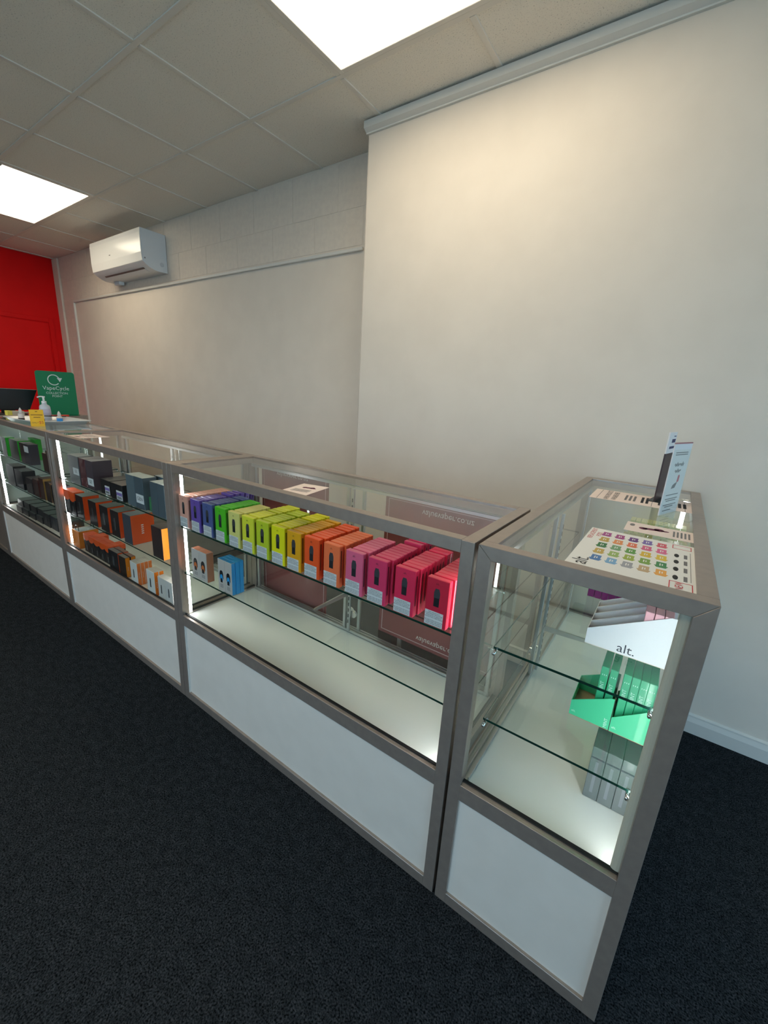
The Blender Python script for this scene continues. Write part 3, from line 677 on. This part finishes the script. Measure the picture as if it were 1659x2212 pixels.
for j in range(4): carton(['white box with orange side, front of four on the deck', 'white and orange box, second of four on the deck', 'white and orange box, third of four on the deck', 'white and orange box, last of four on the deck'][j], -1.711, .020+.0175*j, ZD, .066, .0172, .113, WHT, (242, 128, 50), (206, 200, 190), g, pic='dev' if j == 0 else None, sideword=4)
for j in range(2): carton(['white box with orange side, front of two on the deck', 'white box with orange side, behind the front of two'][j], -1.556+.004*j, .020+.021*j, ZD, .070, .0205, .117, WHT, (255, 132, 20), (214, 208, 198), g, pic='dev' if j == 0 else None, sideword=4)
carton('white box with red device picture nearest the post on the deck', -1.460, .022, ZD, .060, .03, .110, (214, 208, 200), top=(224, 220, 212), group=g, pic='dev')
carton('white box with device picture against the post on the deck', -1.398, .022, ZD, .058, .03, .110, (208, 204, 198), top=(226, 222, 216), group=g, pic='dev')

g = 'boxes in the fourth counter'
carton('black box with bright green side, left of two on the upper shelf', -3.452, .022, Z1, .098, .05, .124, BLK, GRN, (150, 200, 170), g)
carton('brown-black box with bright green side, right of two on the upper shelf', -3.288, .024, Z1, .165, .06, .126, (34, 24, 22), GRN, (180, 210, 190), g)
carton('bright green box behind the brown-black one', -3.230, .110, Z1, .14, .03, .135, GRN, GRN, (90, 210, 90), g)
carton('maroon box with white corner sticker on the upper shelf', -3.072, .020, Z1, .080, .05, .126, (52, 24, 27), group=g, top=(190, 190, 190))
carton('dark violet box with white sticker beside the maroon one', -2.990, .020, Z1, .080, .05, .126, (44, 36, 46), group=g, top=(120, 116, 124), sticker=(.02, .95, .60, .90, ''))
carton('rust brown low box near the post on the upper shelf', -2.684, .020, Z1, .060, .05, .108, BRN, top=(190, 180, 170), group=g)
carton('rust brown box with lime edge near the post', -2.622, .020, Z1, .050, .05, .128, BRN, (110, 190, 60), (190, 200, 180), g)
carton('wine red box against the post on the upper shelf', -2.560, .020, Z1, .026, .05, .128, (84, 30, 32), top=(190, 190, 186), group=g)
for k, (x, w, h, c, sc) in enumerate(((-3.44, .15, .135, BLK, BLK), (-3.28, .15, .125, (40, 38, 44), BLK), (-3.08, .11, .10, (46, 38, 40), (60, 46, 46)), (-2.955, .09, .11, (56, 24, 22), (100, 44, 36)), (-2.850, .075, .132, (60, 26, 22), GOLD), (-2.752, .075, .122, (46, 27, 26), (110, 80, 50)), (-2.660, .075, .116, (36, 30, 35), (70, 60, 80)), (-2.578, .045, .114, (84, 78, 92), (210, 206, 230)))):
    carton(['jet black wide box, first on the middle shelf', 'black wide box, second on the middle shelf', 'dusky brown lower box on the middle shelf', 'dark red box on the middle shelf', 'dark red box with gold side on the middle shelf', 'brown box right of the gold-sided box', 'dim violet-brown box near the post, middle shelf', 'grey-violet box with pale side at the post, middle shelf'][k], x, .020+.002*k, Z2, w, .07, h, c, sc, tuple(min(255, int(q*1.5)+20) for q in c), g)  # tops are lifted copies of the fronts, painting in light from above
for k in range(7):
    x = -3.43+.118*k
    for j in range(2 if k < 4 else 1):
        carton('%s black carton on the deck of the fourth counter%s' % (ORD[k], ', on top' if j else ''), x+.006*j, .034+.004*k+.01*j, ZD+.0455*j, .105, .10, .045 if k < 4 else .088, [(112, 100, 96), (40, 40, 42), (30, 32, 34), (36, 38, 42), (30, 30, 34), (38, 42, 52), (34, 38, 50)][k], (24, 24, 26), (70, 82, 80), 'black cartons on the deck', pic='streak' if k >= 4 else None)

# ---------------------------------------------------------------- things standing on the far counters
ZTT = H-.004
def rrect(w, h, r, n=5):
    p = []
    for cx, cy, a0 in ((w/2-r, h/2-r, 0), (-w/2+r, h/2-r, 90), (-w/2+r, -h/2+r, 180), (w/2-r, -h/2+r, 270)):
        for k in range(n+1): a = R(a0+90*k/n); p.append((cx+r*math.cos(a), cy+r*math.sin(a)))
    return p
def make_tray():
    loops = [(rrect(.40, .27, .03), 0), (rrect(.44, .31, .045), .022), (rrect(.462, .332, .05), .024), (rrect(.462, .332, .05), .0265), (rrect(.438, .308, .045), .025), (rrect(.396, .266, .03), .0025)]
    b = MB(); n = len(loops[0][0])
    for pts, z in loops: b.v += [(x, y, z) for x, y in pts]
    for j in range(len(loops)-1):
        for k in range(n): b.f.append((j*n+k, j*n+(k+1) % n, (j+1)*n+(k+1) % n, (j+1)*n+k)); b.m.append(0)
    b.f.append(tuple(range(n))[::-1]); b.m.append(0); b.f.append(tuple((len(loops)-1)*n+k for k in range(n))); b.m.append(0)
    o = b.build('serving_tray', mat('white_plastic', (232, 232, 234), .3), smooth=True)
    o.location = (-3.105, .200, ZTT); o.rotation_euler = (0, 0, R(6)); tag(o, 'shallow white plastic tray on the fourth counter', 'tray')
make_tray()
TZ = ZTT+.0030
def bottle(label, x, y, h, r, body, band, band_m, cap_m):
    t = thing('dropper_bottle', label, 'bottle', (x, y, TZ), group='small bottles on the tray')
    MB().lathe([(r*.94, 0), (r, .003), (r, h*.50), (r*.9, h*.56), (r*.55, h*.60)], n=18).build('bottle_body', body, t, smooth=True)
    MB().lathe([(r+.0003, band[0]*h), (r+.0003, band[1]*h)], n=18).build('label', band_m, t, smooth=True)
    MB().lathe([(r*.62, h*.58), (r*.62, h*.70), (r*.5, h*.84), (r*.22, h*.96), (r*.12, h)], n=18).build('cap', cap_m, t, smooth=True)
    return t
M_MILK = mat('milky_plastic', (220, 210, 204), .35); M_BLUEL = mat('blue_label', (52, 150, 226), .4); M_DARKL = mat('dark_label', (56, 46, 50), .5)
bottle('small bottle with blue label standing alone on the tray', -2.985, .226, .078, .0160, M_MILK, (.02, .44), M_BLUEL, M_MILK)
bottle('small bottle with dark label left of the yellow price card', -3.190, .085, .085, .0160, M_MILK, (.05, .25), M_DARKL, M_MILK)
bottle('small bottle with dark label right of the yellow price card', -3.140, .175, .085, .0165, M_MILK, (.05, .22), M_DARKL, M_MILK)
t = thing('sanitizer_bottle', 'clear pump bottle of hand gel with white pump on the tray', 'bottle', (-3.262, .238, TZ))
M_GEL = mat('clear_gel', (206, 210, 218), .12, spec=.6)
MB().lathe([(.026, 0), (.030, .004), (.031, .085), (.027, .097), (.014, .106), (.013, .112)], n=20).build('bottle_body', M_GEL, t, smooth=True)
MB().lathe([(.0313, .030), (.0313, .075)], n=20).build('label', mat('pale_label', (190, 186, 206), .5), t, smooth=True)
MB().lathe([(.014, .108), (.014, .126), (.006, .128), (.006, .150), (.009, .151), (.009, .158)], n=16).build('pump', mat('white_plastic', (232, 232, 234), .3), t, smooth=True)
MB().tube([(0, 0, .155), (.0, -.018, .156), (.0, -.034, .150)], .0042).build('nozzle', mat('white_plastic', (232, 232, 234), .3), t, smooth=True)
t = thing('price_card', 'yellow price card reading only five dollars at the front of the tray', 'price card', (-2.845, .070, ZTT), R(82))
M_YEL = mat('yellow_card', (250, 190, 16), .5); M_YINK = mat('brown_ink', (120, 60, 20), .6)
MB().prism([(-.0335, 0), (.0335, 0), (.0335, .098), (-.0335, .098)], 'xz', -.0006, .0006).build('card', M_YEL, t)
MB().prism([(0, 0), (.03, 0), (.0, .06)], 'yz', -.002, .002).build('strut', M_YEL, t)
lettering(t, 'ONLY', .012, M_YINK, (-.012, -.0009, .022), FRONT); lettering(t, '$5', .022, mat('red_orange_ink', (208, 70, 20), .6), (.017, -.0009, .023), FRONT)
bars_ = MB()
for a, b, z in ((-.028, .028, .066), (-.016, .016, .052), (-.005, .005, .085)): bars_.box(a, b, -.0010, -.0006, z, z+.0035)
tag(bars_.build('small_print', M_YINK, t), kind='stuff')
t = thing('marker_pen', 'red marker pen lying across the back of the tray', 'pen', (-3.245, .300, ZTT+.0335))
MB().tube([(0, -.07, 0), (0, .02, 0)], .0062, 10).build('barrel', cm((170, 30, 24)), t, smooth=True); MB().tube([(0, .02, 0), (0, .065, 0)], .0066, 10).build('pen_cap', cm((216, 60, 30)), t, smooth=True)
t = thing('ballpoint_pen', 'thin black pen lying beside the pump bottle', 'pen', (-3.215, .262, ZTT+.0305))
MB().tube([(0, -.06, .004), (0, .075, 0)], .0032, 8).build('barrel', M_BLACKPL, t, smooth=True); MB().box(-.001, .001, -.058, -.02, .006, .0078).build('pen_clip', M_CHROME, t)

# green collection board
t = thing('collection_board', 'green board with round arrow reading collection point on the far counter', 'sign', (-3.720, .468, ZTT))
M_GREEN = mat('green_board', (0, 128, 82), .45)
gp = MB().prism(rrect(.250, .330, .018), 'yz', -.003, .003).build('board', M_GREEN, t); gp.location = (0, 0, .166)
MB().box(-.05, .05, -.11, .11, 0, .004).build('foot', M_GREEN, t)
arc = MB(); N = 30
for k in range(N):
    a0, a1 = R(20+300*k/N), R(20+300*(k+1)/N)
    arc.prism([(.034*math.cos(a0), .034*math.sin(a0)), (.040*math.cos(a0), .040*math.sin(a0)), (.040*math.cos(a1), .040*math.sin(a1)), (.034*math.cos(a1), .034*math.sin(a1))], 'yz', .003, .0036)
arc.prism([(.022, .016), (.056, .016), (.039, -.014)], 'yz', .003, .0036)
ao = arc.build('arrow_ring', M_GREENPRINT, t); ao.location = (0, -.014, .268)
for o_ in (lettering(t, 'VapeCycle', .040, M_GREENPRINT, (.0037, -.006, .206), RIGHTF), lettering(t, 'COLLECTION\nPOINT', .023, M_GREENPRINT, (.0037, -.004, .158), RIGHTF)): pass
# till monitor and yellow tub
t = thing('till_monitor', 'black till monitor at the left edge against the red wall', 'monitor', (-3.90, .20, ZTT))
MB().prism([(-.20, .030), (.125, .030), (.190, .185), (-.18, .190)], 'yz', -.012, .012).build('screen', M_BLACKPL, t, bevel=.003)
MB().box(-.03, -.012, -.04, .04, .006, .12).build('stand_arm', M_BLACKPL, t); MB().box(-.08, .08, -.09, .09, 0, .008).build('stand_base', M_BLACKPL, t, bevel=.002)
t = thing('card_box', 'yellow and cream card box under the till monitor', 'box', (-3.755, .145, ZTT))
MB().box(-.03, .03, 0, .030, 0, .034).build('yellow_end', cm((214, 200, 80)), t, bevel=.002); MB().box(-.03, .03, .0302, .10, 0, .032).build('cream_end', cm((190, 178, 160)), t, bevel=.002)

# ---------------------------------------------------------------- air conditioner on the recessed wall
t = thing('air_conditioner', 'white split air conditioner high on the recessed wall', 'air conditioner', (-4.254, 1.4485, 2.285))
M_ACW = mat('gloss_white', (236, 236, 234), .18, spec=.6); M_ACS = mat('satin_white', (228, 230, 232), .45)
prof = [(0, .306), (0, 0), (-.105, -.001), (-.150, .012), (-.190, .034), (-.2135, .052), (-.2135, .306)]
MB().prism(prof, 'yz', -.491, .491).build('body', M_ACS, t, bevel=.003)
MB().prism([(-.2140, .052), (-.2180, .056), (-.2245, .12), (-.2245, .270), (-.2200, .306), (-.2140, .306)], 'yz', -.4905, .4905).build('front_panel', M_ACW, t, bevel=.002)
MB().prism([(-.120, -.0022), (-.155, .0100), (-.1545, .0116), (-.119, -.0006)], 'yz', -.36, .40).build('louvre', M_ACS, t)
MB().prism([(-.1560, .0130), (-.1700, .0200), (-.1690, .0216), (-.1550, .0146)], 'yz', -.36, .40).build('air_slot', cm((70, 62, 58)), t)
MB().box(-.10, -.075, -.2252, -.2244, .155, .163).build('badge', M_GREYINK, t)
MB().box(.491, .4916, -.20, -.19, .075, .085).build('side_mark', M_GREYINK, t)
MB().box(-.40, -.30, -.07, -.02, -.030, -.001).build('pipe_cover', M_ACS, t, bevel=.002)
o = MB().prism([(-.05+.018*math.cos(a*PI/8), .06+.018*math.sin(a*PI/8)) for a in range(16)], 'yz', .491, .4925).build('knockout', mat('knockout_grey', (205, 208, 212), .5), t)
